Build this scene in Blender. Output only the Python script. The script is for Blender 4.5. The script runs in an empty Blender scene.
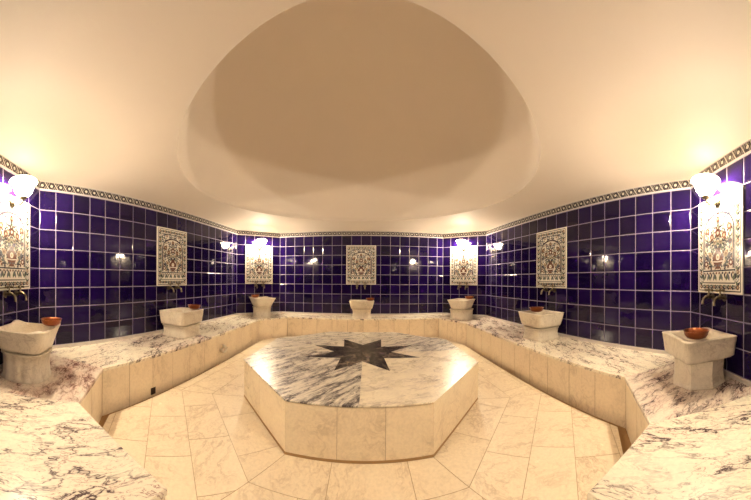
import bpy, math, random
from mathutils import Vector, Matrix
random.seed(7)
SC = bpy.context.scene
COL = SC.collection
T = 0.25                      # one wall tile, metres
CAMH = 5.46 * T               # camera height above the floor
PI = math.pi

def W(x, y, z):               # tile units about the camera's eye point -> metres, floor at z = 0
    return Vector((x * T, y * T, z * T + CAMH))

# ------------------------------------------------------------------ helpers
def tag(o, label=None, cat=None, group=None, kind=None):
    if label: o['label'] = label
    if cat: o['category'] = cat
    if group: o['group'] = group
    if kind: o['kind'] = kind
    return o

def empty(name, loc, rz=0.0):
    o = bpy.data.objects.new(name, None)
    COL.objects.link(o)
    o.location = loc
    o.rotation_euler = (0, 0, rz)
    o.empty_display_size = 0.05
    return o

class MB:
    """polygon collector: one mesh object per build()"""
    def __init__(self):
        self.v, self.f, self.m, self.uv, self.sm = [], [], [], [], []
    def poly(self, pts, mat=0, uv=None, smooth=False):
        b = len(self.v)
        self.v += [tuple(p) for p in pts]
        self.f.append(tuple(range(b, b + len(pts))))
        self.m.append(mat); self.sm.append(smooth)
        self.uv.append(uv if uv else [(0.0, 0.0)] * len(pts))
    def grid(self, rows, mat=0, closed=True, smooth=True, flip=False):
        b = len(self.v); n = len(rows[0])
        for r in rows: self.v += [tuple(p) for p in r]
        for i in range(len(rows) - 1):
            for j in range(n if closed else n - 1):
                k = (j + 1) % n
                q = (b + i*n + j, b + i*n + k, b + (i+1)*n + k, b + (i+1)*n + j)
                self.f.append(q[::-1] if flip else q); self.m.append(mat); self.sm.append(smooth)
                self.uv.append([(0.0, 0.0)] * 4)
    def cap(self, ring, mat=0, flip=False, smooth=False):
        self.poly(list(ring)[::-1] if flip else list(ring), mat, None, smooth)
    def lathe(self, prof, n=32, c=(0, 0, 0), mat=0, smooth=True, capends=True):
        rows = []
        for r, z in prof:
            rows.append([(c[0] + r*math.cos(2*PI*j/n), c[1] + r*math.sin(2*PI*j/n), c[2] + z) for j in range(n)])
        self.grid(rows, mat, True, smooth)
        if capends:
            if prof[0][0] > 1e-5: self.cap(rows[0], mat, True)
            if prof[-1][0] > 1e-5: self.cap(rows[-1], mat)
    def tube(self, pts, rad, n=10, mat=0, smooth=True):
        pts = [Vector(p) for p in pts]
        rad = rad if isinstance(rad, (list, tuple)) else [rad] * len(pts)
        rows = []; up = None
        for i, p in enumerate(pts):
            d = (pts[min(i+1, len(pts)-1)] - pts[max(i-1, 0)]).normalized()
            if up is None:
                up = Vector((0, 0, 1)) if abs(d.z) < .9 else Vector((1, 0, 0))
            a = d.cross(up).normalized(); up = a.cross(d).normalized()
            rows.append([p + rad[i]*(math.cos(2*PI*j/n)*a + math.sin(2*PI*j/n)*up) for j in range(n)])
        self.grid(rows, mat, True, smooth, flip=True)
        self.cap(rows[0], mat); self.cap(rows[-1], mat, True)
    def prism(self, ring, z0, z1, mat=0, bev=0.0, uvf=None, mats=None):
        """vertical prism of a convex counter-clockwise ring, top edge bevelled by bev"""
        n = len(ring)
        lo = [Vector((p[0], p[1], z0)) for p in ring]
        hi = [Vector((p[0], p[1], z1 - bev)) for p in ring]
        tp = [Vector((p[0], p[1], z1)) for p in inset(ring, bev)] if bev else hi
        mt, ms = mats if mats else (mat, mat)
        def U(ps): return [uvf(p) for p in ps] if uvf else None
        self.poly(lo[::-1], ms, U(lo[::-1]))
        for i in range(n):
            j = (i + 1) % n
            q = [lo[i], lo[j], hi[j], hi[i]]; self.poly(q, ms, U(q))
            if bev:
                q = [hi[i], hi[j], tp[j], tp[i]]; self.poly(q, mt, U(q))
        self.poly(tp, mt, U(tp))
    def build(self, name, mats, parent=None, weld=False):
        me = bpy.data.meshes.new(name)
        me.from_pydata(self.v, [], self.f)
        mats = mats if isinstance(mats, (list, tuple)) else [mats]
        for m in mats: me.materials.append(m)
        me.polygons.foreach_set('material_index', self.m)
        me.polygons.foreach_set('use_smooth', self.sm)
        ul = me.uv_layers.new(name='UVMap')
        flat = [c for f in self.uv for p in f for c in p]
        ul.data.foreach_set('uv', flat)
        me.validate(); me.update()
        o = bpy.data.objects.new(name, me)
        COL.objects.link(o)
        if parent: o.parent = parent
        return o

def inset(ring, d):
    """inset a convex ccw 2-D ring by d"""
    n = len(ring); out = []
    for i in range(n):
        p0, p1, p2 = Vector(ring[i-1][:2]), Vector(ring[i][:2]), Vector(ring[(i+1) % n][:2])
        d1 = (p1 - p0).normalized(); d2 = (p2 - p1).normalized()
        n1 = Vector((-d1.y, d1.x)); n2 = Vector((-d2.y, d2.x))
        k = 1 + n1.dot(n2)
        if k < .05: out.append(p1 + n1*d)
        else: out.append(p1 + (n1 + n2) * (d / k))
    return [(p.x, p.y) for p in out]

def clip(poly, a, b):
    """keep the part of poly left of the line a->b"""
    out = []
    def s(p): return (b[0]-a[0])*(p[1]-a[1]) - (b[1]-a[1])*(p[0]-a[0])
    for i in range(len(poly)):
        p, q = poly[i-1], poly[i]
        sp, sq = s(p), s(q)
        if (sp >= 0) != (sq >= 0):
            t = sp / (sp - sq); out.append((p[0] + t*(q[0]-p[0]), p[1] + t*(q[1]-p[1])))
        if sq >= 0: out.append(q)
    return out

def clip_poly(poly, conv):
    for i in range(len(conv)):
        if len(poly) < 3: return []
        poly = clip(poly, conv[i-1], conv[i])
    res = []
    for p in poly:
        if not res or math.hypot(p[0]-res[-1][0], p[1]-res[-1][1]) > 1e-4: res.append(p)
    if len(res) > 1 and math.hypot(res[0][0]-res[-1][0], res[0][1]-res[-1][1]) < 1e-4: res.pop()
    return res if len(res) > 2 else []

def area(p):
    return .5 * sum(p[i-1][0]*p[i][1] - p[i][0]*p[i-1][1] for i in range(len(p)))

# ------------------------------------------------------------------ materials
class NT:
    def __init__(self, name):
        self.m = bpy.data.materials.new(name); self.m.use_nodes = True
        self.t = self.m.node_tree; self.b = self.t.nodes['Principled BSDF']
    def n(self, typ, **kw):
        nd = self.t.nodes.new(typ)
        for k, v in kw.items():
            if k.startswith('i_'): nd.inputs[k[2:].replace('_', ' ')].default_value = v
            else: setattr(nd, k, v)
        return nd
    def l(self, a, b): self.t.links.new(a, b)
    def math(self, op, a, b=None, c=None):
        nd = self.n('ShaderNodeMath', operation=op)
        for i, x in enumerate((a, b, c)):
            if x is None: continue
            if isinstance(x, (int, float)): nd.inputs[i].default_value = x
            else: self.l(x, nd.inputs[i])
        return nd.outputs[0]
    def mix(self, fac, a, b, blend='MIX'):
        nd = self.n('ShaderNodeMix', data_type='RGBA', blend_type=blend)
        for s, x in ((nd.inputs['Factor'], fac), (nd.inputs[6], a), (nd.inputs[7], b)):
            if isinstance(x, (int, float)): s.default_value = x
            elif isinstance(x, tuple): s.default_value = (*x, 1) if len(x) == 3 else x
            else: self.l(x, s)
        return nd.outputs[2]
    def ramp(self, x, stops):
        nd = self.n('ShaderNodeValToRGB'); e = nd.color_ramp.elements
        while len(e) < len(stops): e.new(.5)
        for k, (p, c) in enumerate(stops):
            e[k].position = p; e[k].color = (c, c, c, 1) if isinstance(c, (int, float)) else (*c, 1)
        self.l(x, nd.inputs[0]); return nd.outputs[0]
    def noise(self, vec, scale, detail=4, rough=.55, dist=0.0):
        nd = self.n('ShaderNodeTexNoise', i_Scale=scale, i_Detail=detail, i_Roughness=rough, i_Distortion=dist)
        self.l(vec, nd.inputs['Vector']); return nd.outputs['Fac']
    def mapping(self, vec, scale=(1, 1, 1), rot=(0, 0, 0), loc=(0, 0, 0)):
        nd = self.n('ShaderNodeMapping'); self.l(vec, nd.inputs['Vector'])
        nd.inputs['Scale'].default_value = scale; nd.inputs['Rotation'].default_value = rot; nd.inputs['Location'].default_value = loc
        return nd.outputs[0]

def plain(name, col, rough=.5, metal=0.0, bump=0.0, bscale=60):
    k = NT(name); k.b.inputs['Base Color'].default_value = (*col, 1)
    k.b.inputs['Roughness'].default_value = rough; k.b.inputs['Metallic'].default_value = metal
    tc = k.n('ShaderNodeTexCoord').outputs['Object']
    nz = k.noise(tc, bscale, 3)
    c = k.mix(k.math('MULTIPLY', nz, .3), col, tuple(x*.6 for x in col)); k.l(c, k.b.inputs['Base Color'])
    if bump:
        bp = k.n('ShaderNodeBump', i_Strength=bump, i_Distance=.01); k.l(nz, bp.inputs['Height']); k.l(bp.outputs[0], k.b.inputs['Normal'])
    return k.m

def marble(name, base, vein, amount, stretch=(1.0, 4.0), rough=.22, coord='UV', tint=None, scale=1.0, thin=.06, cloud=.5, vein2=None):
    """cream marble; 'stretch' squeezes the veins along v so that they run along u"""
    k = NT(name)
    tc = k.n('ShaderNodeTexCoord').outputs[coord]
    v = k.mapping(tc, (stretch[0]*scale, stretch[1]*scale, scale*2))
    warp = k.n('ShaderNodeTexNoise', i_Scale=1.6, i_Detail=3.0, i_Roughness=.55); k.l(v, warp.inputs['Vector'])
    wv = k.n('ShaderNodeVectorMath', operation='SCALE'); k.l(warp.outputs['Color'], wv.inputs[0]); wv.inputs['Scale'].default_value = .9
    av = k.n('ShaderNodeVectorMath', operation='ADD'); k.l(v, av.inputs[0]); k.l(wv.outputs[0], av.inputs[1])
    a = k.noise(av.outputs[0], 1.5, 5, .6)
    ridge = k.math('ABSOLUTE', k.math('SUBTRACT', a, .5))
    veins = k.ramp(ridge, [(0.0, 1.0), (thin*.5, .55), (thin, .12), (thin*2.2, 0.0)])
    b2 = k.noise(av.outputs[0], 4.2, 4, .6)
    r2 = k.ramp(k.math('ABSOLUTE', k.math('SUBTRACT', b2, .5)), [(0, .8), (thin*.45, .25), (thin*1.1, 0)])
    zone = k.ramp(k.noise(v, .9, 2), [(.38, 0.0), (.62, 1.0)])      # where the stone is richly veined
    zz = k.math('MULTIPLY', k.math('MULTIPLY_ADD', zone, .85, .15), amount)
    vv = k.math('MINIMUM', k.math('MULTIPLY', veins, zz), 1.0)
    v2 = k.math('MINIMUM', k.math('MULTIPLY', r2, zz), 1.0)
    cl = k.math('MULTIPLY', k.math('MULTIPLY', zone, k.noise(av.outputs[0], 2.2, 4)), cloud)
    base2 = tint if tint else tuple(x*.72 for x in base)
    c = k.mix(cl, base, base2)
    c = k.mix(v2, c, vein2 if vein2 else vein)
    c = k.mix(vv, c, vein)
    sp = k.ramp(k.noise(tc, 28*scale, 3), [(.3, .9), (.6, 1.0)])
    c = k.mix(1.0, c, sp, 'MULTIPLY')
    k.l(c, k.b.inputs['Base Color'])
    k.l(k.math('MULTIPLY_ADD', k.noise(tc, 6, 3), .2, rough - .08), k.b.inputs['Roughness'])
    bp = k.n('ShaderNodeBump', i_Strength=.08, i_Distance=.004); k.l(k.noise(tc, 40, 3), bp.inputs['Height']); k.l(bp.outputs[0], k.b.inputs['Normal'])
    return k.m

def m_tile():
    k = NT('cobalt_glaze')
    uv = k.n('ShaderNodeTexCoord').outputs['UV']
    wn = k.n('ShaderNodeTexWhiteNoise', noise_dimensions='2D')
    fl = k.n('ShaderNodeVectorMath', operation='FLOOR'); k.l(uv, fl.inputs[0]); k.l(fl.outputs[0], wn.inputs['Vector'])
    c = k.mix(wn.outputs['Value'], (.0035, .0009, .021), (.0085, .0022, .047))
    nz = k.noise(uv, 2.5, 3)
    c = k.mix(k.math('MULTIPLY', nz, .5), c, (.004, .0012, .015))
    k.l(c, k.b.inputs['Base Color'])
    k.b.inputs['Roughness'].default_value = .045
    k.b.inputs['IOR'].default_value = 1.42
    bp = k.n('ShaderNodeBump', i_Strength=.25, i_Distance=.004); k.l(k.noise(uv, 1.7, 2), bp.inputs['Height']); k.l(bp.outputs[0], k.b.inputs['Normal'])
    return k.m

def m_frieze():
    """cream band with a dark running scroll and pale rosettes; uv is in tiles along the wall, 0..1 up"""
    k = NT('frieze_glaze')
    uv = k.n('ShaderNodeTexCoord').outputs['UV']
    sx = k.n('ShaderNodeSeparateXYZ'); k.l(uv, sx.inputs[0]); u, v = sx.outputs[0], sx.outputs[1]
    fu = k.math('SUBTRACT', k.math('FRACT', k.math('MULTIPLY', u, 2.0)), .5)      # rosette every half tile
    dv = k.math('SUBTRACT', v, .52)
    rr = k.math('SQRT', k.math('ADD', k.math('MULTIPLY', k.math('MULTIPLY', fu, fu), 1.0), k.math('MULTIPLY', dv, dv)))
    ros = k.ramp(rr, [(.12, 1.0), (.16, 0.0)])
    eye = k.ramp(rr, [(.04, 1.0), (.06, 0.0)])
    # two leaf strokes between the rosettes
    fb = k.math('SUBTRACT', k.math('FRACT', k.math('ADD', k.math('MULTIPLY', u, 2.0), .5)), .5)
    st = k.math('ABSOLUTE', k.math('SUBTRACT', k.math('MULTIPLY', fb, 1.5), k.math('MULTIPLY', dv, .9)))
    st2 = k.math('ABSOLUTE', k.math('SUBTRACT', k.math('ABSOLUTE', k.math('MULTIPLY_ADD', fb, 1.5, k.math('MULTIPLY', dv, .9))), .16))
    leaf = k.math('MULTIPLY', k.math('MAXIMUM', k.ramp(st, [(.05, 1.0), (.10, 0.0)]), k.ramp(st2, [(.02, .8), (.06, 0.0)])), k.ramp(k.math('ABSOLUTE', fb), [(.28, 1.0), (.34, 0.0)]))
    fine = k.ramp(k.noise(k.mapping(uv, (14, 5, 1)), 1.0, 2), [(.5, 0.0), (.6, .5)])
    ink = k.mix(fine, (.018, .016, .024), (.15, .135, .12))
    c = k.mix(leaf, ink, (.36, .33, .29))
    c = k.mix(ros, c, (.46, .43, .38)); c = k.mix(eye, c, (.34, .28, .2))
    edge = k.math('MAXIMUM', k.ramp(v, [(.13, 1.0), (.17, 0.0)]), k.ramp(v, [(.88, 0.0), (.92, 1.0)]))
    c = k.mix(edge, c, (.40, .37, .37))
    k.l(c, k.b.inputs['Base Color']); k.b.inputs['Roughness'].default_value = .2
    return k.m

def m_plaster(name, col):
    k = NT(name)
    tc = k.n('ShaderNodeTexCoord').outputs['Object']
    nz = k.noise(tc, 3.0, 5)
    c = k.mix(k.math('MULTIPLY', nz, .22), col, tuple(x*.82 for x in col)); k.l(c, k.b.inputs['Base Color'])
    k.b.inputs['Roughness'].default_value = .75
    bp = k.n('ShaderNodeBump', i_Strength=.06, i_Distance=.01); k.l(k.noise(tc, 9, 5), bp.inputs['Height']); k.l(bp.outputs[0], k.b.inputs['Normal'])
    return k.m

def m_lamp(name, clear, glow, graded=False):
    """thin opal glass: lets part of the bulb's light straight through, glows with the rest"""
    k = NT(name)
    tr = k.n('ShaderNodeBsdfTransparent'); tr.inputs[0].default_value = (1, .97, .92, 1)
    k.b.inputs['Base Color'].default_value = (.9, .86, .78, 1)
    k.b.inputs['Emission Color'].default_value = (*WARM, 1)
    k.b.inputs['Emission Strength'].default_value = glow
    k.b.inputs['Roughness'].default_value = .3
    mx = k.n('ShaderNodeMixShader'); mx.inputs[0].default_value = 1 - clear
    if graded:        # cap glass made denser towards its crown, shaped to even the ceiling light
        sep = k.n('ShaderNodeVectorMath', operation='NORMALIZE')
        sub = k.n('ShaderNodeVectorMath', operation='SUBTRACT'); k.l(k.n('ShaderNodeTexCoord').outputs['Object'], sub.inputs[0])
        sub.inputs[1].default_value = (0, .145, .011)
        k.l(sub.outputs[0], sep.inputs[0])
        xyz = k.n('ShaderNodeSeparateXYZ'); k.l(sep.outputs[0], xyz.inputs[0])
        den = k.math('POWER', k.math('MAXIMUM', xyz.outputs[2], .05), 3.0)
        t = k.math('SQRT', k.math('MINIMUM', k.math('DIVIDE', .011, den), .6))      # two skins of glass
        k.l(k.math('SUBTRACT', 1.0, t), mx.inputs[0])
    k.l(tr.outputs[0], mx.inputs[1]); k.l(k.b.outputs[0], mx.inputs[2])
    k.l(mx.outputs[0], k.t.nodes['Material Output'].inputs['Surface'])
    return k.m

WARM = (1.0, .845, .64)
BULB = 272.0

M = {}
CREAM = (.80, .70, .56)
M['tile'] = m_tile()
M['grout'] = plain('wall_grout', (.22, .19, .265), .8)
M['frieze'] = m_frieze()
M['plaster'] = m_plaster('ceiling_plaster', (.75, .68, .60))
M['seat'] = marble('veined_seat_marble', (.90, .84, .68), (.09, .055, .06), 1.5, (1.5, 4.2), .2, tint=(.74, .57, .46), thin=.024, cloud=.55, scale=1.35, vein2=(.30, .15, .13))
M['seat_rich'] = marble('rich_veined_seat_marble', (.84, .75, .63), (.08, .05, .06), 1.35, (1.5, 4.4), .2, tint=(.54, .38, .34), thin=.04, cloud=.8, scale=1.6, vein2=(.26, .13, .12))
M['seat_red'] = marble('reddish_seat_marble', (.84, .74, .62), (.16, .07, .06), 1.2, (1.5, 3.0), .2, tint=(.62, .33, .26), thin=.05, cloud=.9, scale=2.2)
M['face'] = marble('bench_face_marble', (.80, .68, .50), (.44, .33, .21), .45, (1.6, 1.0), .32, tint=(.72, .58, .41), thin=.03, scale=1.3)
M['floor'] = marble('floor_marble', (.88, .77, .58), (.46, .33, .21), .5, (1.4, 2.2), .22, tint=(.82, .69, .50), thin=.03, scale=1.4)
M['dark_joint'] = plain('brown_joint', (.30, .19, .09), .8)
M['tface'] = marble('table_side_marble', (.84, .73, .54), (.42, .31, .19), .42, (1.6, 1.6), .3, tint=(.76, .62, .43), thin=.035, scale=1.4)
M['joint'] = plain('floor_joint', (.46, .33, .19), .8)
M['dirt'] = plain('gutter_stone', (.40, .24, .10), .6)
M['top_dark'] = marble('table_top_grey_marble', (.84, .77, .65), (.06, .045, .05), 1.6, (1.1, 6.0), .27, tint=(.56, .49, .44), thin=.062, cloud=.5, scale=2.8)
M['top_mid'] = marble('table_top_marble', (.84, .77, .63), (.08, .06, .06), 1.3, (1.1, 5.5), .27, tint=(.60, .52, .46), thin=.045, cloud=.35, scale=2.5)
M['top_pale'] = marble('table_top_cream_marble', (.86, .77, .60), (.20, .14, .11), .6, (1.2, 3.5), .27, tint=(.76, .65, .51), thin=.045, scale=1.6)
M['star'] = marble('black_star_marble', (.022, .018, .017), (.22, .17, .13), 1.3, (1.5, 3.0), .2, thin=.04)
M['basin'] = marble('basin_marble', (.68, .61, .49), (.36, .28, .21), .5, (1.5, 3.5), .35, coord='Object', tint=(.64, .54, .42), scale=2.2, thin=.04)
M['greystrip'] = marble('grey_skirting_marble', (.55, .50, .45), (.3, .27, .25), .5, (1, 3), .3)
M['copper'] = plain('hammered_copper', (.25, .075, .028), .30, .8, .5, 45)
M['brass'] = plain('aged_brass', (.17, .135, .085), .28, .9, .1, 60)
M['iron'] = plain('dark_drain_iron', (.05, .03, .02), .6, .3)
M['lamp'] = m_lamp('lit_opal_glass', .6, 70.0)
M['cap'] = m_lamp('opal_cap_glass', .16, 1.5, graded=True)
M['wood'] = plain('brown_door_wood', (.12, .06, .03), .45, 0, .2, 14)
M['p_white'] = plain('panel_ivory_glaze', (.78, .74, .66), .14, 0, 0, 12)
M['p_field'] = plain('panel_cream_glaze', (.72, .68, .59), .14, 0, 0, 12)
M['p_ink'] = plain('panel_ink_glaze', (.035, .035, .055), .14)
M['p_green'] = plain('panel_sage_glaze', (.11, .135, .10), .14)
M['p_red'] = plain('panel_brick_glaze', (.15, .07, .052), .14)
M['p_ochre'] = plain('panel_ochre_glaze', (.44, .36, .25), .14)
M['p_blue'] = plain('panel_grey_blue_glaze', (.13, .14, .17), .14)

# ------------------------------------------------------------------ room outline (tile units, seen from above, counter-clockwise)
XL, XR, YF, YB, CH = -12.38, 11.80, -0.05, 25.78, 3.43
XC, YC = (XL + XR)/2, (YF + YB)/2
CL, CR = 3.61, 3.33                # the two front corners
OCT = [(XL+CL, YF), (XR-CR, YF), (XR, YF+CR), (XR, YB-CH), (XR-CH, YB), (XL+CH, YB), (XL, YB-CH), (XL, YF+CL)]
SIDES = ['front', 'front_right', 'right', 'back_right', 'back', 'back_left', 'left', 'front_left']
ZT, ZB = 4.504, 4.504 - 8          # top and bottom of the blue tiles
ZC = 4.97                          # ceiling
ZBENCH = -3.66
ZFL = -5.46
ZGUT = -5.64
OUT = inset(OCT, -1.0)             # outer skin of the walls
GAP = (-3.08, 3.39)                # the way in between the two ends of the bench
DOOR = (-1.85, 1.95, ZFL + 8.2)

def wall_frame(i):
    a, b = Vector(OCT[i]), Vector(OCT[(i+1) % 8])
    d = (b - a); L = d.length; d.normalize()
    return a, b, d, L, Vector((-d.y, d.x))          # n points into the room

def build_wall(i):
    a, b, d, L, n = wall_frame(i)
    half = SIDES[i] not in ('back', 'front')        # tile joints on half numbers from the wall's middle
    mb = MB()
    oa, ob = OUT[i], OUT[(i+1) % 8]
    z0, z1 = ZGUT - .6, ZC + .6
    spans = [(0, L, z0, z1)]
    if SIDES[i] == 'front':
        x0, x1 = DOOR[0]-a.x, DOOR[1]-a.x
        spans = [(0, x0, z0, z1), (x1, L, z0, z1), (x0, x1, DOOR[2], z1), (x0, x1, z0, ZFL-.02)]
    for s0, s1, za, zb in spans:                    # the solid wall
        p = a + d*s0; q = a + d*s1
        po = Vector(oa) if s0 == 0 else p - n; qo = Vector(ob) if s1 == L else q - n
        ring = [p, q, qo, po]
        ring = [W(r[0], r[1], 0) for r in ring]
        if area(ring) < 0: ring = ring[::-1]
        mb.prism(ring, za*T + CAMH, zb*T + CAMH, 1)
    cols = []
    m = L/2
    k = -math.ceil(m) - 1 + (.5 if half else 0)
    xs = [0.0]
    while k < m + 1:
        x = m + k
        if .06 < x < L - .06: xs.append(x)
        k += 1
    xs.append(L)
    g = .021; th = .016; bv = .03
    for c in range(len(xs)-1):
        for r in range(8):
            u0, u1 = xs[c] + g, xs[c+1] - g
            w0, w1 = ZB + r + g, ZB + r + 1 - g
            if u1 - u0 < .08: continue
            if SIDES[i] == 'front' and u1 > DOOR[0]-a.x-.1 and u0 < DOOR[1]-a.x+.1 and w0 < DOOR[2]: continue
            tl, tv = random.uniform(-.0022, .0022), random.uniform(-.0022, .0022)
            def P(u, w, h):
                q = a + d*u + n*h
                return W(q.x, q.y, w)
            lo = [P(u0, w0, 0), P(u1, w0, 0), P(u1, w1, 0), P(u0, w1, 0)]
            hi = [P(u0+bv, w0+bv, th-tl-tv), P(u1-bv, w0+bv, th+tl-tv), P(u1-bv, w1-bv, th+tl+tv), P(u0+bv, w1-bv, th-tl+tv)]
            uo, vo = c + i*40, r
            U = [(uo+.05, vo+.05), (uo+.95, vo+.05), (uo+.95, vo+.95), (uo+.05, vo+.95)]
            mb.poly(hi, 0, U)
            for j in range(4):
                mb.poly([lo[j], lo[(j+1) % 4], hi[(j+1) % 4], hi[j]], 0, [U[j], U[(j+1) % 4], U[(j+1) % 4], U[j]])
    o = mb.build('wall_' + SIDES[i], [M['tile'], M['grout']])
    tag(o, kind='structure')
    # frieze along the top
    fb = MB()
    h0, h1 = ZT + .005, ZC
    e = .045
    segs = [(e*.42, L - e*.42)]
    for s0, s1 in segs:
        def P(u, w, h):
            q = a + d*u + n*h
            return W(q.x, q.y, w)
        f = [P(s0, h0, e), P(s1, h0, e), P(s1, h1, e), P(s0, h1, e)]
        bk = [P(0, h0, 0), P(L, h0, 0), P(L, h1, 0), P(0, h1, 0)]
        fb.poly(f, 0, [(s0 - L/2, 0), (s1 - L/2, 0), (s1 - L/2, 1), (s0 - L/2, 1)])
        fb.poly([bk[0], bk[1], f[1], f[0]], 0, [(0, .02)]*4)
        fb.poly([bk[1], bk[2], f[2], f[1]], 0, [(0, .02)]*4)
        fb.poly([bk[3], bk[0], f[0], f[3]], 0, [(0, .02)]*4)
    tag(fb.build('trim_%d' % (i+1), [M['frieze']]), kind='structure')
    # grey strip between the tiles and the bench
    if SIDES[i] != 'front':
        sb = MB(); e = .07
        ring = [a, b, b + n*e - d*e*.42, a + n*e + d*e*.42]
        ring = [W(r[0], r[1], 0) for r in ring]
        if area(ring) < 0: ring = ring[::-1]
        sb.prism(ring, ZBENCH*T + CAMH, (ZB + .0)*T + CAMH, 0, .004, uvf=lambda p: (p.x + p.y, p.z))
        tag(sb.build('baseboard_' + SIDES[i], [M['greystrip']]), kind='structure')

for i in range(8): build_wall(i)

# door in the wall behind the camera (closed, at the outer end of the opening)
mb = MB()
dx0, dx1 = (DOOR[0]-.02)*T, (DOOR[1]+.02)*T
dy = (YF - .98)*T
def boxpts(mb, x0, x1, y0, y1, z0, z1, mat=0, bev=.003):
    mb.prism([(x0, y0), (x1, y0), (x1, y1), (x0, y1)], z0, z1, mat, bev)
boxpts(mb, dx0, dx1, dy - .05, dy, .0, DOOR[2]*T + CAMH)
for (px0, px1) in ((dx0+.08, (dx0+dx1)/2-.04), ((dx0+dx1)/2+.04, dx1-.08)):
    for (pz0, pz1) in ((.15, .85), (.98, 1.9)):
        boxpts(mb, px0, px1, dy, dy + .012, pz0, pz1, 0, .006)
dr = tag(mb.build('door_1', [M['wood']]), kind='structure')
mb = MB(); mb.tube([(dx1-.06, dy+.0, 1.0), (dx1-.06, dy+.05, 1.0), (dx1-.17, dy+.055, 1.0)], .009)
mb.build('door_handle', [M['brass']], dr)

# ------------------------------------------------------------------ ceiling with its round dome
def oct_hit(ang):
    dx, dy_ = math.cos(ang), math.sin(ang); best = 1e9
    for i in range(8):
        a, b, d, L, n = wall_frame(i)
        den = -(n.x*dx + n.y*dy_)
        if den > 1e-6:
            t = ((XC - a.x)*n.x + (YC - a.y)*n.y) / den
            best = min(best, t)
    return best
RD = 8.5
DOMEH = 6.6
angs = [2*PI*k/160 for k in range(160)] + [math.atan2(p[1]-YC, p[0]-XC) % (2*PI) for p in OCT]
angs = sorted(set(round(x, 6) for x in angs))
mb = MB()
def ringpts(rf, z): return [W(XC + rf(t)*math.cos(t), YC + rf(t)*math.sin(t), z) for t in angs]
rows = [ringpts(lambda t: oct_hit(t), ZC)]
for s in (.75, .5, .25, .08): rows.append(ringpts(lambda t, s=s: RD + (oct_hit(t) - RD)*s, ZC))
rows.append(ringpts(lambda t: RD + .02, ZC))
mb.grid(rows, 0, True, False)
ceil = tag(mb.build('ceiling', [M['plaster']]), kind='structure')
mb = MB()
rows = [ringpts(lambda t: RD + .02, ZC), ringpts(lambda t: RD - .01, ZC + .03)]
RS = (RD*RD + DOMEH*DOMEH) / (2*DOMEH)              # sphere through the rim and the crown
amax = math.asin(RD / RS) if DOMEH <= RD else PI - math.asin(RD/RS)
for k in range(0, 40):
    al = amax * (1 - k/40)
    r = RS*math.sin(al); z = ZC + .05 + DOMEH - RS*(1 - math.cos(al))
    rows.append(ringpts(lambda t, r=r: r, z))
rows.append(ringpts(lambda t: .01, ZC + .05 + DOMEH))
mb.grid(rows, 0, True, True)
mb.build('dome', [M['plaster']], ceil)

# ------------------------------------------------------------------ bench around the room
INN = {'le': (-3.08, 3.08), 'l1': (-6.74, 3.10), 'l2': (-8.85, 5.20), 'l3': (-9.20, 20.8), 'l4': (-7.30, 23.4),
       'r4': (7.20, 23.4), 'r3': (8.62, 19.9), 'r2': (8.33, 4.86), 'r1': (5.93, 2.68), 're': (3.39, 2.70)}
OB = inset(OCT, .02)
bench = empty('marble_bench', W(XC, YB - 1.2, ZFL))
tag(bench, 'long cream marble bench with purple-grey veined seat running around the tiled walls', 'bench')
segs = [  # (outer a, outer b, inner b, inner a, pieces)
    ((GAP[0], OB[0][1]), OB[0], INN['l1'], INN['le'], 1),
    (OB[0], OB[7], INN['l2'], INN['l1'], 1),
    (OB[7], OB[6], INN['l3'], INN['l2'], 4),
    (OB[6], OB[5], INN['l4'], INN['l3'], 1),
    (OB[5], OB[4], INN['r4'], INN['l4'], 3),
    (OB[4], OB[3], INN['r3'], INN['r4'], 1),
    (OB[3], OB[2], INN['r2'], INN['r3'], 4),
    (OB[2], OB[1], INN['r1'], INN['r2'], 1),
    (OB[1], (GAP[1], OB[1][1]), INN['re'], INN['r1'], 1)]
def lerp(p, q, t): return (p[0] + (q[0]-p[0])*t, p[1] + (q[1]-p[1])*t)
def child(mbuilder, name, mats, root):
    o = mbuilder.build(name, mats, root)
    o.matrix_parent_inverse = root.matrix_world.inverted() if False else Matrix.Translation(-Vector(root.location))
    return o
SEATTH = .13
VEINDIR = [-1.1, .5, 1.25, .6, .5, -.5, -1.2, .15, 1.15]
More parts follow.
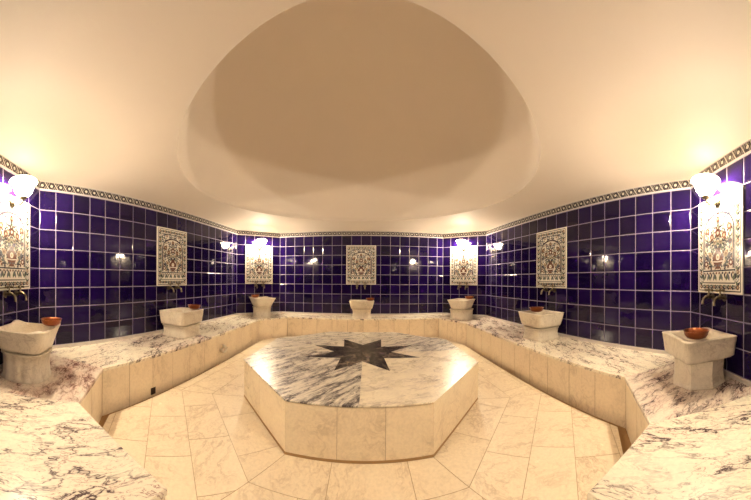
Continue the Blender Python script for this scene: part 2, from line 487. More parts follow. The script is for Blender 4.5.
for si, (oa, ob, ib, ia, npc) in enumerate(segs):
    for k in range(npc):
        t0, t1 = k/npc, (k+1)/npc
        if npc > 1: t0 += (.0 if k == 0 else random.Random(si*7+k).uniform(-.03, .03)) * 0
        ring = [lerp(oa, ob, t0), lerp(oa, ob, t1), lerp(ia, ib, t1), lerp(ia, ib, t0)]
        ring = [W(p[0], p[1], 0) for p in ring]
        # overhang the front edge by a finger's breadth
        ax = (Vector((ring[2].x - ring[3].x, ring[2].y - ring[3].y))).normalized()
        nn = Vector((-ax.y, ax.x))
        mid = (ring[0] + ring[1])/2
        if nn.dot(Vector((mid.x - ring[2].x, mid.y - ring[2].y))) > 0: nn = -nn
        for q in (2, 3): ring[q] = ring[q] + Vector((nn.x, nn.y, 0))*.012
        if area(ring) < 0: ring = ring[::-1]
        ring = inset(ring, .0007)
        an = VEINDIR[si] + random.uniform(-.15, .15); ca, sa = math.cos(an), math.sin(an)
        ox, oy = random.uniform(0, 40), random.uniform(0, 40)
        s = MB()
        s.prism(ring, (ZBENCH - SEATTH)*T + CAMH, ZBENCH*T + CAMH, 0, .005,
                uvf=lambda p: (p[0]*ca - p[1]*sa + ox + p[2], p[0]*sa + p[1]*ca + oy))
        child(s, 'seat_slab', [M[{(2, 1): 'seat_rich', (6, 0): 'seat_rich', (6, 1): 'seat_rich', (5, 0): 'seat_rich', (1, 0): 'seat_red', (7, 0): 'seat_rich'}.get((si, k), 'seat')]], bench)
    # upright facing of this stretch, slab by slab with fine joints
    fa, fb_ = Vector(ia), Vector(ib)
    L = (fb_ - fa).length; dd = (fb_ - fa)/L
    nrm = Vector((-dd.y, dd.x))
    if nrm.dot(Vector(oa) - fa) > 0: nrm = -nrm       # towards the open floor
    cnt = max(1, round(L/1.47))
    s = MB()
    for k in range(cnt):
        for (m_, za, zb, pr, gg) in ((0, ZGUT - .1, ZBENCH - SEATTH, 0.0, .012), (1, ZGUT - .1, ZGUT + .32, .006, .0)):
            p0 = fa + dd*(L*k/cnt + gg); p1 = fa + dd*(L*(k+1)/cnt - gg)
            ring = [p0 + nrm*pr, p1 + nrm*pr, p1 - nrm*.1, p0 - nrm*.1]
            ring = [W(p.x, p.y, 0) for p in ring]
            if area(ring) < 0: ring = ring[::-1]
            ox, oy = random.uniform(0, 40), random.uniform(0, 40); dx_, dy_ = dd.x, dd.y
            if m_ == 0:
                s.prism(ring, za*T + CAMH, zb*T + CAMH - .001, m_, .0, uvf=lambda p: (p[0]*dx_ + p[1]*dy_ + ox, p[2] + oy))
    # joint backing
    ring = [fa - nrm*.012, fb_ - nrm*.012, fb_ - nrm*.2, fa - nrm*.2]
    ring = [W(p.x, p.y, 0) for p in ring]
    if area(ring) < 0: ring = ring[::-1]
    s.prism(ring, (ZGUT - .1)*T + CAMH, (ZBENCH - SEATTH)*T + CAMH - .002, 1)
    child(s, 'face_panel', [M['face'], M['dark_joint']], bench)
for ex, iy in ((GAP[0], 3.08), (GAP[1], 2.70)):       # the two ends at the way in
    sgn = 1 if ex > 0 else -1
    s = MB()
    xs_ = sorted((ex*T, (ex + sgn*.12)*T))
    ox = random.uniform(0, 40)
    s.prism([(xs_[0], OB[0][1]*T), (xs_[1], OB[0][1]*T), (xs_[1], (iy-.02)*T), (xs_[0], (iy-.02)*T)], (ZGUT-.1)*T + CAMH, (ZBENCH - SEATTH)*T + CAMH - .001, 0,
            uvf=lambda p: (p[1] + ox, p[2]))
    child(s, 'end_panel', [M['face']], bench)

# ------------------------------------------------------------------ floor: slabs in rings around the table, shallow gutter along the bench
TX, TY, THW, TCH = -.12, 12.68, 5.22, 2.95            # table centre, half width, corner cut
def octring(cx, cy, hw, ch):
    return [(cx-hw+ch, cy-hw), (cx+hw-ch, cy-hw), (cx+hw, cy-hw+ch), (cx+hw, cy+hw-ch), (cx+hw-ch, cy+hw), (cx-hw+ch, cy+hw), (cx-hw, cy+hw-ch), (cx-hw, cy-hw+ch)]
TOCT = octring(TX, TY, THW, TCH)
INNP = [INN[q] for q in ('l1', 'r1', 'r2', 'r3', 'r4', 'l4', 'l3', 'l2')]
INNP[0] = (INN['l1'][0], 2.9); INNP[1] = (INN['r1'][0], 2.9)
FLP = inset(INNP, .33)                                # edge of the raised floor
FLP2 = [(GAP[0] + .33, YF - 1.0), (GAP[1] - .33, YF - 1.0), (GAP[1] - .33, FLP[0][1] + .0), (GAP[0] + .33, FLP[0][1] + .0)]
mb = MB()
zf = 0.0
def slab(poly):
    if len(poly) < 3 or abs(area(poly)) < .03: return
    if area(poly) < 0: poly = poly[::-1]
    an = random.choice((0, PI/2)) + random.uniform(-.6, .6); ca, sa = math.cos(an), math.sin(an)
    ox, oy = random.uniform(0, 60), random.uniform(0, 60)
    ring = [(p[0]*T, p[1]*T) for p in poly]
    try: r2 = inset(ring, .0024)
    except Exception: return
    uvf = lambda p: (p[0]*ca - p[1]*sa + ox, p[0]*sa + p[1]*ca + oy)
    up = [(x, y, zf) for x, y in r2]
    lo = [(x, y, zf - .0025) for x, y in inset(ring, .0004)]
    mb.poly(up, 0, [uvf(p) for p in up])
    for j in range(len(up)):
        q = [lo[j], lo[(j+1) % len(up)], up[(j+1) % len(up)], up[j]]
        mb.poly(q, 1, [uvf(p) for p in q])
RW = 1.40
for i in range(8):
    a, b = Vector(TOCT[i]), Vector(TOCT[(i+1) % 8])
    d = (b - a).normalized(); n = Vector((d.y, -d.x))     # outward
    # mitre directions at both ends
    def mit(pprev, p, pnext):
        d1 = (p - pprev).normalized(); d2 = (pnext - p).normalized()
        n1 = Vector((d1.y, -d1.x)); n2 = Vector((d2.y, -d2.x))
        return (n1 + n2) / (1 + n1.dot(n2))
    ma = mit(Vector(TOCT[i-1]), a, b); mbb = mit(a, b, Vector(TOCT[(i+2) % 8]))
    for r in range(9):
        o0, o1 = r*RW, (r+1)*RW
        q0, q1, q2, q3 = a + ma*o0, b + mbb*o0, b + mbb*o1, a + ma*o1
        sect = [tuple(q0), tuple(q3), tuple(q2), tuple(q1)]
        if area(sect) < 0: sect = sect[::-1]
        lo_s, hi_s = (q3 - a).dot(d), (q2 - a).dot(d)
        pitch = 2.25; off = random.Random(i*31 + r).uniform(0, pitch) if r else .2
        s = lo_s - off
        while s < hi_s:
            strip = [tuple(a + d*s + n*(o0-.01)), tuple(a + d*s + n*(o1+.01)), tuple(a + d*(s+pitch) + n*(o1+.01)), tuple(a + d*(s+pitch) + n*(o0-.01))]
            if area(strip) < 0: strip = strip[::-1]
            pc = clip_poly(strip, sect)
            if pc:
                for fp in (FLP, FLP2):
                    pp = clip_poly(pc, fp)
                    if pp: slab(pp)
            s += pitch
for ring, z0 in ((FLP, ZGUT), (FLP2, ZGUT)):
    r = [(p[0]*T, p[1]*T) for p in ring]
    mb.prism(r, (ZGUT - .05)*T + CAMH, -.0022, 1)
gut = [(p[0]*T, p[1]*T) for p in inset(OCT, -.0)]
mb.prism(gut, (ZGUT - .5)*T + CAMH, ZGUT*T + CAMH, 2)
tag(mb.build('floor', [M['floor'], M['joint'], M['dirt']]), kind='structure')

# ------------------------------------------------------------------ the octagonal table with its black star
ZTOP = -3.74
table = empty('heated_stone_table', W(TX, TY, ZFL))
tag(table, 'low octagonal marble massage table with black star inlay in the middle of the floor', 'table')
ztop = ZTOP*T + CAMH
SCX, SCY = (-.05 - TX), (12.98 - TY)
tips = [(SCX + 3.0*math.cos(PI/8 + k*PI/4), SCY + 2.95*math.sin(PI/8 + k*PI/4)) for k in range(8)]
nots = [(SCX + 1.47*math.cos((k+1)*PI/4), SCY + 1.45*math.sin((k+1)*PI/4)) for k in range(8)]
OV = .03
lo_oct = octring(0, 0, THW + OV, TCH + OV*.6)
# order the octagon's corners and edge middles by angle to match the star
def angof(p): return math.atan2(p[1], p[0])
cor = sorted(lo_oct, key=lambda p: angof(p) % (2*PI))      # first corner is at about 22 degrees
ms = MB()
kinds = ['top_dark', 'top_mid', 'top_mid', 'top_mid', 'top_dark', 'top_dark', 'top_pale', 'top_pale']
vdir = [-.5, -.4, -.3, -.6, -1.0, -.95, -.3, -.6]
for k in range(8):                                         # eight slabs, each from notch to notch around a corner
    c = cor[k]; cp = cor[k-1]; cn = cor[(k+1) % 8]
    m0 = lerp(cp, c, .5); m1 = lerp(c, cn, .5)
    pts = [nots[k-1], m0, c, m1, nots[k], tips[k]]
    an = vdir[k]; ca, sa = math.cos(an), math.sin(an); ox, oy = random.uniform(0, 40), random.uniform(0, 40)
    s = MB()
    P3 = [(p[0]*T, p[1]*T) for p in pts]
    uvf = lambda p: (p[0]*ca - p[1]*sa + ox, p[0]*sa + p[1]*ca + oy)
    zt, zl = ztop - ZFL*T - CAMH, ztop - ZFL*T - CAMH - .011
    g = .0006; bv = .003
    cen = Vector((sum(p[0] for p in P3)/6, sum(p[1] for p in P3)/6))
    P3 = [tuple(Vector(p) + (cen - Vector(p)).normalized()*g) for p in P3]
    top = [Vector((x, y, zt)) for x, y in P3]
    hi = [Vector((x, y, zt - bv)) for x, y in P3]
    for j in (1, 2, 3):                                    # the outer edge is eased
        v = Vector((P3[j][0], P3[j][1])); v = v*(1 - bv/v.length); top[j] = Vector((v.x, v.y, zt))
    lo = [Vector((x, y, zl)) for x, y in P3]
    # the slab is concave at the star's tip: two convex halves (notch, mid, corner, tip) and (tip, corner, mid, notch)
    for idx in ((0, 1, 2, 5), (5, 2, 3, 4)):
        s.poly([top[j] for j in idx], 0, [uvf(top[j]) for j in idx])
        s.poly([lo[j] for j in idx][::-1], 0, [uvf(lo[j]) for j in idx][::-1])
    for j in range(6):
        q = (j+1) % 6
        for A, B in ((lo, hi), (hi, top)):
            f = [A[j], A[q], B[q], B[j]]
            s.poly(f, 0, [uvf(p) for p in f])
    o = s.build('top_slab', [M[kinds[k]]], table)
# star: eight rhombic points meeting in the middle
s = MB(); zt = ztop - ZFL*T - CAMH
for k in range(8):
    pts = [(SCX, SCY), nots[k-1], tips[k], nots[k]]
    an = PI/8 + k*PI/4; ca, sa = math.cos(-an), math.sin(-an); ox, oy = random.uniform(0, 40), random.uniform(0, 40)
    up = [Vector((p[0]*T, p[1]*T, zt + .0004)) for p in pts]
    up = [p + (Vector((sum(q.x for q in up)/4, sum(q.y for q in up)/4, p.z)) - p).normalized()*.0006 for p in up]
    lo = [p - Vector((0, 0, .011)) for p in up]
    uvf = lambda p: (p[0]*ca - p[1]*sa + ox, p[0]*sa + p[1]*ca + oy)
    s.poly(up, 0, [uvf(p) for p in up])
    for j in range(4):
        f = [lo[j], lo[(j+1) % 4], up[(j+1) % 4], up[j]]; s.poly(f, 0, [uvf(p) for p in f])
tag(s.build('star_inlay', [M['star']], table), 'black eight-pointed star of dark veined marble')
# upright facing slabs
hz = ztop - ZFL*T - CAMH - .011
splits = {0: 3, 1: 2, 2: 2, 3: 2, 4: 3, 5: 2, 6: 2, 7: 2}
o8 = octring(0, 0, THW, TCH)
for i in range(8):
    a, b = Vector(o8[i])*T, Vector(o8[(i+1) % 8])*T
    L = (b - a).length; d = (b - a)/L; n = Vector((d.y, -d.x))
    cnt = splits[i]
    s = MB()
    fr = [0, .355, .675, 1] if cnt == 3 else [0, .48, 1]
    for k in range(cnt):
        p0 = a + d*(L*fr[k] + .0015); p1 = a + d*(L*fr[k+1] - .0015)
        ring = [p0, p1, p1 - n*.02, p0 - n*.02]
        if area(ring) < 0: ring = ring[::-1]
        ox, oy = random.uniform(0, 40), random.uniform(0, 40); dx_, dy_ = d.x, d.y
        s.prism(ring, .020, hz - .006, 0, 0, uvf=lambda p: (p[0]*dx_ + p[1]*dy_ + ox, p[2] + oy))
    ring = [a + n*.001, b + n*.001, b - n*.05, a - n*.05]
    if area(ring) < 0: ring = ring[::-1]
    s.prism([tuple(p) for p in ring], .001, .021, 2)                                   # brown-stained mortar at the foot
    ring = [a - n*.004, b - n*.004, b - n*.05, a - n*.05]
    if area(ring) < 0: ring = ring[::-1]
    s.prism([tuple(p) for p in ring], .020, hz - .0005, 1)
    s.build('face_panel', [M['tface'], M['dark_joint'], M['dirt']], table)

# ------------------------------------------------------------------ wash basins
def sq(t, n, q=1.0):
    """radius of a unit superellipse at angle t"""
    c, s = abs(math.cos(t)), abs(math.sin(t))
    return (c**n + s**n) ** (-1.0/n)
def make_basin(name, label, x, y, rz, w, dp, zr, bodyh, pedw, taper, nn, ear=0.0, flute=0, pedn=2.2, drop=0.0, pw=.85, lip=.11, flange=1.04):
    """marble basin on a short pedestal; w, dp = half sizes of the rim, all in tiles"""
    root = empty(name, W(x, y, ZBENCH), rz)
    tag(root, label, 'basin', 'marble wash basins on the bench')
    H = (zr - ZBENCH)*T
    N = 96
    th = [2*PI*j/N for j in range(N)]
    def ring(k, z, n, e=0.0, dz=0.0):
        out = []
        for t in th:
            r = sq(t, n)
            cor_ = max(0.0, math.cos(4*(t - PI/4)))**3            # the four corners
            r *= k*(1 + e*cor_)
            out.append((w*T*r*math.cos(t), dp*T*r*math.sin(t), z + dz*cor_))
        return out
    hb = bodyh*T
    b0 = H - hb
    mb = MB()
    rows = [ring(.05, b0, nn), ring(taper*.94, b0, nn), ring(taper, b0 + .012, nn)]
    for f in (.08, .2, .4, .6, .8):
        kk = taper + (1 - taper)*(f**pw)
        rows.append(ring(kk, b0 + hb*f, nn, ear*f*f, drop*f*f))
    rows += [ring(.985, H - .012, nn, ear, drop), ring(1.0, H - .006, nn, ear, drop), ring(.985, H, nn, ear, drop),
             ring(1 - lip, H, max(2.2, nn*.7), ear*.5, drop), ring(1 - lip - .03, H - .006, max(2.2, nn*.7), ear*.4, drop)]
    for f in (.3, .6, .85, 1.0):
        rows.append(ring((1 - lip - .03)*(1 - .35*f**2.5), H - .006 - (hb*.72)*f, max(2.2, nn*.65)))
    rows.append(ring(.02, H - .008 - hb*.72, 2.2))
    mb.grid(rows, 0, True, True)
    mb.build('bowl', [M['basin']], root)
    pb = MB()
    def pring(k, z):
        out = []
        for t in th:
            r = (math.cos(PI/8)/math.cos((t % (PI/4)) - PI/8) if pedn == 8 else sq(t, pedn))*k
            if flute: r *= 1 - .035*(abs(math.cos(flute*t/2))**6)
            out.append((pedw*T*r*math.cos(t), pedw*T*r*math.sin(t), z))
        return out
    rows = [pring(1.03, 0), pring(1.05, .006), pring(1.0, .03), pring(.97, b0*.5), pring(1.0, b0 - .02), pring(flange, b0 - .018), pring(flange, b0 - .001)]
    pb.grid(rows, 0, True, pedn != 8)
    pb.cap(rows[0], 0, True); pb.cap(rows[-1], 0)
    pb.build('pedestal', [M['basin']], root)
    return root
def out_az(x, y): return math.atan2(x, y)
Q = PI/4
make_basin('wash_basin', 'marble basin with wavy flared rim on a fluted foot, nearest on the left side', -9.34, 2.20, Q + .1, 1.02, 1.0, -1.88, .80, .88, .80, 4.5, .16, 14, 2.4, .02, .6, .10, 1.07)
make_basin('wash_basin', 'plain blocky oblong marble basin on the left bench below the left wall panel', -10.95, 12.4, PI/2 + .05, 1.22, 1.0, -2.05, .90, .96, .86, 9, .03, 0, 6, 0, .3)
make_basin('wash_basin', 'wide flared marble basin on a narrow foot in the far left corner', -9.75, 22.75, -Q, 1.34, 1.05, -1.84, .85, .86, .68, 3.2, .12, 0, 2.2, .01, .75)
make_basin('wash_basin', 'small square tapering marble basin standing alone at the middle of the back wall', -.20, 24.55, 0, 1.20, .84, -2.03, .80, .88, .80, 8, .03, 0, 6, 0, .7)
make_basin('wash_basin', 'stepped tapering marble basin in the far right corner below a lit panel', 9.25, 22.55, Q, 1.30, 1.02, -1.86, .9, 1.02, .74, 4.5, .09, 0, 3, 0, .8)
make_basin('wash_basin', 'rounded-sided marble basin with flared corners on the right bench below the right wall panel', 10.5, 12.35, PI/2, 1.18, 1.05, -2.02, .90, .90, .74, 7, .05, 0, 5, 0, .3)
make_basin('wash_basin', 'heavy square marble basin with flat sharp-edged top, nearest on the right side', 9.12, 2.24, -.80, 1.03, 1.03, -1.98, .76, .97, .94, 16, .05, 0, 8, 0, .4, .2, 1.0)

# ------------------------------------------------------------------ copper bowls, one on each basin
bprof = [(.01, 0), (.062, 0), (.082, .008), (.099, .030), (.106, .058), (.111, .064), (.111, .067), (.104, .066), (.097, .032), (.078, .013), (.01, .009)]
def make_bowl(label, x, y, z, sc, tilt=(0, 0)):
    mb = MB(); mb.lathe(bprof, 40, (0, 0, 0), 0, True, False)
    mb.cap([(.01*math.cos(2*PI*j/40), .01*math.sin(2*PI*j/40), 0) for j in range(40)], 0, True)
    o = mb.build('copper_bowl', [M['copper']])
    o.location = W(x, y, z) + Vector((0, 0, .004)); o.scale = (sc, sc, sc); o.rotation_euler = (tilt[0], tilt[1], 0)
    tag(o, label, 'bowl', 'copper bowls resting on the basins')
    return o
make_bowl('copper bowl on the far rim corner of the wavy-rimmed basin nearest on the left', -9.05, 3.08, -1.80, .92)
make_bowl('copper bowl on the right-hand end of the oblong basin below the left wall panel', -10.62, 13.3, -2.05, 1.0)
make_bowl('copper bowl on the left rim of the wide flared basin in the far left corner', -10.2, 22.15, -1.80, .95)
make_bowl('copper bowl on the right rim of the small basin at the back wall', .62, 24.35, -2.05, .95)
make_bowl('copper bowl on the right rim of the stepped basin in the far right corner', 9.85, 22.05, -1.82, 1.0)
make_bowl('copper bowl sitting over the opening of the rounded basin below the right wall panel', 10.3, 12.55, -2.02, 1.05)
make_bowl('copper bowl on the near corner of the heavy square basin nearest on the right', 8.42, 2.14, -1.98, 1.02)

# ------------------------------------------------------------------ floral tile panels, lamps and taps on seven walls
PW, PH = 3.04, 4.0
PZ = ZT - 1.0 - PH                        # bottom of the panels
rnd = random.Random(21)
def ornament():
    """flat glazed pattern: border of rosettes, arch, vase and mirrored flower stems (local x along wall, y up, z out)"""
    mb = MB()
    lay = [0]
    def put(pts, mat, lvl=1):
        lay[0] += 1
        z = .0004*lvl + lay[0]*2e-7
        mb.poly([(p[0]*T, p[1]*T, z) for p in pts], mat)
    def both(pts, mat, lvl=1):
        put(pts, mat, lvl); put([(-x, y) for x, y in pts][::-1], mat, lvl)
    def disc(x, y, r, mat, lvl, n=10, b=True):
        p = [(x + r*math.cos(2*PI*j/n), y + r*math.sin(2*PI*j/n)) for j in range(n)]
        both(p, mat, lvl) if b else put(p, mat, lvl)
    def leaf(x, y, L, wd, an, mat, lvl=2):
        c, s = math.cos(an), math.sin(an)
        sh = [(0, 0), (.35, .5), (.7, .4), (1, 0), (.7, -.4), (.35, -.5)]
        p = [(x + (u*L)*c - (v*wd)*s, y + (u*L)*s + (v*wd)*c) for u, v in sh]
        both(p[::-1], mat, lvl)
    def band(pts, wd, mat, lvl=1):
        for a, b in zip(pts[:-1], pts[1:]):
            d = Vector((b[0]-a[0], b[1]-a[1]));
            if d.length < 1e-6: continue
            d.normalize(); nx, ny = -d.y*wd/2, d.x*wd/2
            both([(a[0]-nx, a[1]-ny), (b[0]-nx, b[1]-ny), (b[0]+nx, b[1]+ny), (a[0]+nx, a[1]+ny)], mat, lvl)
    def flower(x, y, r, pet, eye, lvl=3, n=6):
        for j in range(n):
            a = 2*PI*j/n
            disc(x + r*.6*math.cos(a), y + r*.6*math.sin(a), r*.42, pet, lvl, 7)
        disc(x, y, r*.42, eye, lvl+1, 8)
    INK, GRN, RED, OCH, BLU, WHT = 0, 1, 2, 3, 4, 5
    # border: thin lines and a run of rosettes
    hw = PW/2
    for off in (.10, .42):
        band([(0, PH-off), (hw-off, PH-off), (hw-off, off), (0, off)], .045, INK, 1)
    for k in range(13):
        y = .26 + k*(PH-.52)/12
        if k % 2 == 0: flower(hw-.26, y, .10, RED, OCH, 3, 5)
        else: flower(hw-.26, y, .085, BLU, WHT, 3, 4)
        if k < 12:
            leaf(hw-.26, y+.05, .22, .12, PI/2+.5, GRN); leaf(hw-.26, y+.05, .20, .10, PI/2-.6, INK)
    for k in range(5):
        x = .0 + k*.27
        for y in (.26, PH-.26):
            flower(x, y, .09, (BLU, RED)[k % 2], OCH, 3, 5); leaf(x+.06, y, .18, .10, .5, GRN); leaf(x+.06, y, .18, .10, -.5, INK)
    # dado below
    band([(0, .92), (hw-.44, .92)], .06, INK, 1)
    for k in range(5):
        x = .1 + k*.22
        leaf(x, .5, .34, .13, PI/2 + (.35 if k % 2 else -.35), (GRN, BLU)[k % 2]); disc(x, .82, .055, (RED, INK)[k % 2], 3, 7)
        leaf(x+.1, .85, .3, .09, -PI/2+.3, INK)
    # arch
    arch = [(hw-.5, 1.0), (hw-.5, 2.55)]
    for j in range(1, 9):
        t = j/8*PI/2
        arch.append(((hw-.5)*math.cos(t)**.9 if j < 8 else 0, 2.55 + .72*math.sin(t)))
    band(arch, .075, INK, 2); band([(x*.92, y-.04 if y > 2.6 else y) for x, y in arch], .035, RED, 2)
    # spandrels
    for (x, y, r) in ((.92, 3.38, .15), (.62, 3.45, .10), (1.0, 3.08, .11), (.30, 3.46, .09)):
        flower(x, y, r, (RED, BLU)[int(r*100) % 2], WHT, 3, 6)
    for _ in range(60):
        x, y = rnd.uniform(.1, 1.04), rnd.uniform(2.95, 3.55)
        if (x/(hw-.5))**2 + ((y-2.55)/.80)**2 > 1.08: leaf(x, y, rnd.uniform(.12, .2), .08, rnd.uniform(0, 2*PI), rnd.choice((INK, GRN, BLU, INK)))
    # vase
    both([(0, 1.0), (.22, 1.0), (.16, 1.08), (.34, 1.28), (.36, 1.45), (.22, 1.66), (.14, 1.74), (.2, 1.84), (0, 1.84)], RED, 3)
    band([(0, 1.28), (.33, 1.30)], .05, WHT, 4); disc(0, 1.47, .13, WHT, 4, 10, False); disc(0, 1.47, .06, OCH, 5, 8, False)
    # stems
    def curve(p0, p1, p2, p3, n=12):
        return [tuple((1-t)**3*a + 3*(1-t)**2*t*b + 3*(1-t)*t*t*c + t**3*d for a, b, c, d in zip(p0, p1, p2, p3)) for t in (j/n for j in range(n+1))]
    stems = [((.05, 1.84), (.2, 2.3), (.02, 2.6), (.0, 3.0)), ((.08, 1.84), (.55, 2.1), (.5, 2.5), (.28, 2.8)), ((.1, 1.82), (.5, 1.85), (.85, 2.1), (.75, 2.6)),
             ((.12, 1.78), (.5, 1.7), (.8, 1.6), (.85, 1.25)), ((.3, 1.1), (.55, 1.0), (.7, 1.3), (.55, 1.55))]
    for st in stems:
        c = curve(*st); band(c, .03, GRN, 2)
        for j in range(1, len(c)-1):
            an = math.atan2(c[j+1][1]-c[j][1], c[j+1][0]-c[j][0])
            leaf(c[j][0], c[j][1], .17, .085, an + (.8 if j % 2 else -.8), rnd.choice((GRN, INK, GRN, BLU)), 2)
    for (x, y, r, c1, c2) in ((0, 3.02, .13, RED, OCH), (.28, 2.82, .14, BLU, WHT), (.75, 2.62, .15, RED, OCH), (.85, 1.22, .14, RED, WHT), (.55, 1.58, .13, OCH, RED), (.42, 2.32, .15, RED, OCH),
                              (.8, 2.05, .13, BLU, RED), (0, 2.45, .17, RED, WHT), (.22, 2.08, .09, OCH, INK), (.92, 1.72, .10, OCH, INK)):
        flower(x, y, r, c1, c2, 4, 7)
    for _ in range(150):
        x, y = rnd.uniform(.06, .98), rnd.uniform(1.02, 3.1)
        if y > 2.5 and (x/(hw-.55))**2 + ((y-2.5)/.66)**2 > .92: continue
        if rnd.random() < .6: leaf(x, y, rnd.uniform(.10, .18), .07, rnd.uniform(0, 2*PI), rnd.choice((GRN, INK, BLU, INK, OCH)), 2)
        else: disc(x, y, rnd.uniform(.03, .055), rnd.choice((RED, INK, BLU)), 3, 7)
    return mb
ORN = None
def local_wall(i, u=0.0):
    a, b, d, L, n = wall_frame(i)
    c = a + d*(L/2 + u)
    return c, d, n
def make_panel(i, label):
    global ORN
    c, d, n = local_wall(i)
    root = empty('floral_tile_panel', W(c.x + n.x*.021, c.y + n.y*.021, PZ))
    root.rotation_euler = (0, 0, math.atan2(d.y, d.x) + PI)       # local x along the wall, local -y... see below
    tag(root, label, 'tile panel', 'floral tile panels on the blue walls')
    if ORN is None:
        f = MB()
        for r in range(4):
            for q in range(3):
                x0, x1 = -PW/2 + PW*q/3, -PW/2 + PW*(q+1)/3
                y0, y1 = PH*r/4, PH*(r+1)/4
                g = .004
                lo = [(x0, y0), (x1, y0), (x1, y1), (x0, y1)]
                hi = [(x0+g, y0+g), (x1-g, y0+g), (x1-g, y1-g), (x0+g, y1-g)]
                L3 = [(x*T, y*T, 0) for x, y in lo]; H3 = [(x*T, y*T, .012) for x, y in hi]
                f.poly(H3, 0)
                for j in range(4): f.poly([L3[j], L3[(j+1) % 4], H3[(j+1) % 4], H3[j]], 0)
        fo = f.build('tile_field', [M['p_field']])
        oo = ornament().build('painted_pattern', [M['p_ink'], M['p_green'], M['p_red'], M['p_ochre'], M['p_blue'], M['p_white']])
        ORN = (fo, oo)
        pair = ORN
    else:
        pair = tuple(o.copy() for o in ORN)
        for o in pair: COL.objects.link(o)
    for o, dz in zip(pair, (0, .0121)):
        o.parent = root
        # mesh is drawn in x (along), y (up), z (out): stand it up
        o.rotation_euler = (PI/2, 0, 0)
        o.location = (0, -dz, 0)
    return root
panels = {7: 'floral tile panel under the lamp at the left edge, cut by the frame',
          6: 'unlit floral tile panel on the long left wall',
          5: 'brightly lit floral tile panel below the lamp in the far left corner',
          4: 'unlit floral tile panel at the middle of the back wall',
          3: 'brightly lit floral tile panel below the lamp in the far right corner',
          2: 'unlit floral tile panel on the long right wall',
          1: 'large overexposed floral tile panel below the lamp at the right edge'}
for i, lab in panels.items(): make_panel(i, lab)

def tap_meshes():
    b = MB()      # local: +y out of the wall, z up
    b.tube([(0, 0, 0), (0, .008, 0)], .026, 16)
    b.tube([(0, .006, 0), (0, .03, .002), (0, .05, .006), (0, .062, .004)], [.012, .012, .017, .016], 14)
    b.tube([(0, .058, .006), (0, .085, .004), (0, .108, -.010), (0, .118, -.030), (0, .120, -.055)], [.014, .012, .011, .011, .013], 14)
    b.tube([(0, .052, .01), (0, .052, .038)], [.013, .008], 12)
    h = MB()
    h.tube([(0, .052, .036), (0, .052, .052)], [.007, .009], 12)
    for a in (0, PI/2):
        c, s = math.cos(a + .3), math.sin(a + .3)
        h.tube([(-.040*c, .052 - .040*s, .056), (-.022*c, .052 - .022*s, .056), (.022*c, .052 + .022*s, .056), (.040*c, .052 + .040*s, .056)], [.011, .007, .007, .011], 10)
    h.tube([(0, .052, .05), (0, .052, .066), (0, .052, .072)], [.011, .010, .003], 12)
    return b.build('spout', [M['brass']]), h.build('cross_handle', [M['brass']])
TAP = None
tapnames = {7: 'over the wavy-rimmed basin nearest on the left', 6: 'over the oblong basin on the left bench', 5: 'over the flared basin in the far left corner',
            4: 'over the small basin at the back wall', 3: 'over the stepped basin in the far right corner', 2: 'over the rounded basin on the right bench',
            1: 'over the square basin nearest on the right'}
for i in panels:
    for sgn in (-1, 1):
        c, d, n = local_wall(i, sgn*.40)
        zz = PZ - .165
        root = empty('brass_tap', W(c.x + n.x*.019, c.y + n.y*.019, zz))
        root.rotation_euler = (0, 0, math.atan2(n.y, n.x) - PI/2)
        side = 'right' if sgn*1 < 0 else 'left'       # as seen from inside the room
        root.scale = (1.3, 1.1, 1.3)
        tag(root, '%s brass tap %s' % (side, tapnames[i]), 'tap', 'brass taps above the basins')
        if TAP is None: TAP = tap_meshes(); pr = TAP
        else:
            pr = tuple(o.copy() for o in TAP)
            for o in pr: COL.objects.link(o)
        for o in pr: o.parent = root

# wall lamps
def lamp_meshes():
    p = MB()      # local: +y out of the wall
    p.tube([(0, 0, -.13), (0, .012, -.13), (0, .018, -.13)], [.045, .045, .02], 20)
    a = MB()
    a.tube([(0, .012, -.13), (0, .05, -.165), (0, .10, -.17), (0, .138, -.145), (0, .145, -.11)], [.010, .009, .009, .010, .012], 12)
    a.lathe([(.010, -.125), (.034, -.118), (.042, -.100), (.038, -.094)], 24, (0, .145, 0))
    s = MB()
    s.lathe([(.005, -.098), (.036, -.096), (.062, -.080), (.090, -.045), (.108, .0), (.114, .035), (.110, .060), (.002, .061)], 36, (0, .145, 0), 0, True, False)
    c = MB()      # domed cap over the glass
    c.lathe([(.146, .050), (.148, .055), (.138, .072), (.108, .088), (.07, .100), (.03, .106), (.002, .107)], 36, (0, .145, 0), 0, True, False)
    c.lathe([(.146, .050), (.138, .056), (.118, .066), (.09, .074), (.002, .076)], 36, (0, .145, 0), 0, True, False)
    CAP = c.build('cap', [M['cap']])
    return CAP, p.build('wall_plate', [M['brass']]), a.build('arm', [M['brass']]), s.build('glass_shade', [M['lamp']])
LM = None
lampnames = {7: 'lit white glass wall lamp at the left edge of the photo', 5: 'lit white glass wall lamp high in the far left corner',
             3: 'lit white glass wall lamp high in the far right corner', 1: 'lit white glass wall lamp near the right edge of the photo'}
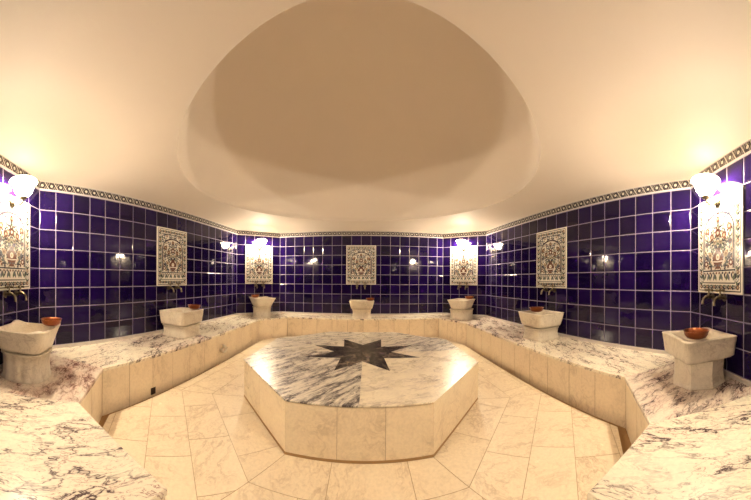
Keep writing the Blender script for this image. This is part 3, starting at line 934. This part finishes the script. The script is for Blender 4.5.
for i, lab in lampnames.items():
    c, d, n = local_wall(i)
    root = empty('wall_lamp', W(c.x + n.x*.085, c.y + n.y*.085, 3.72))
    root.rotation_euler = (0, 0, math.atan2(n.y, n.x) - PI/2)
    tag(root, lab, 'lamp', 'lit wall lamps above the corner panels')
    if LM is None: LM = lamp_meshes(); tr = LM
    else:
        tr = tuple(o.copy() for o in LM)
        for o in tr: COL.objects.link(o)
    for o in tr: o.parent = root
    ld = bpy.data.lights.new('bulb', 'POINT'); ld.energy = BULB; ld.color = WARM; ld.shadow_soft_size = .022
    lo_ = bpy.data.objects.new('bulb', ld); COL.objects.link(lo_); lo_.parent = root; lo_.location = (0, .145, .011)

# ------------------------------------------------------------------ small fittings on the bench face
def on_left_face(y, z, out):
    (x0, y0), (x1, y1) = INN['l2'], INN['l3']
    x = x0 + (x1-x0)*(y-y0)/(y1-y0)
    return W(x + out, y, z)
o = empty('water_outlet', on_left_face(14.4, -4.62, .015))
o.rotation_euler = (0, 0, -PI/2)
o.scale = (2.0, 1.7, 1.8)
tag(o, 'small half-round stone water outlet on the face of the left bench', 'outlet')
mb = MB()
N = 20
rows = []
for r, z in ((.045, 0), (.050, .02), (.046, .036), (.036, .036), (.03, .016)):
    rows.append([(r*math.cos(PI + PI*j/N)*1.1, z, r*math.sin(PI + PI*j/N)) for j in range(N+1)])
mb.grid(rows, 0, False, True)
mb.build('half_round_rim', [M['basin']], o)
mb = MB()
mb.tube([(0, 0, .012), (0, .02, .012), (.0, .034, .004)], [.014, .013, .015], 14)
mb.build('pipe_end', [M['basin']], o)

mb = MB()
p0 = on_left_face(8.05, ZGUT + .27, .0)
for k in range(5):
    boxpts(mb, -.034 + k*.016, -.026 + k*.016, 0, .007, -.04, .04, 0, .001)
boxpts(mb, -.045, .045, 0, .004, .04, .05, 0, .001); boxpts(mb, -.045, .045, 0, .004, -.05, -.04, 0, .001)
boxpts(mb, -.045, .045, 0, .002, -.04, .04, 0, .0005)
o = mb.build('drain_grate', [M['iron']])
o.scale = (.85, 1, .8); o.location = p0; o.rotation_euler = (0, 0, -PI/2)
tag(o, 'dark rusty drain grate low on the left bench face near the floor', 'drain')

# ------------------------------------------------------------------ camera and view
S = 251.5                                   # pixels per radian
cam = bpy.data.cameras.new('camera'); co = bpy.data.objects.new('camera', cam); COL.objects.link(co)
co.location = (0, 0, CAMH)
co.rotation_euler = (PI/2, math.radians(ROLL) if 'ROLL' in globals() else math.radians(-.34), 0)
cam.type = 'PANO'
cam.panorama_type = 'CENTRAL_CYLINDRICAL'
cam.central_cylindrical_range_u_min = -363.9/S
cam.central_cylindrical_range_u_max = (751 - 363.9)/S
cam.central_cylindrical_range_v_min = -(500 - 279.65)/S
cam.central_cylindrical_range_v_max = 279.65/S
cam.central_cylindrical_radius = 1.0
cam.clip_start = .01
SC.camera = co

w = bpy.data.worlds.new('world'); SC.world = w; w.use_nodes = True
w.node_tree.nodes['Background'].inputs[0].default_value = (0, 0, 0, 1)
SC.view_settings.view_transform = 'Standard'
SC.view_settings.look = 'None'
SC.view_settings.gamma = 1.0
SC.view_settings.use_curve_mapping = False
SC.view_settings.exposure = 0.0
SC.cycles.max_bounces = 10
SC.cycles.diffuse_bounces = 7
SC.cycles.use_denoising = True
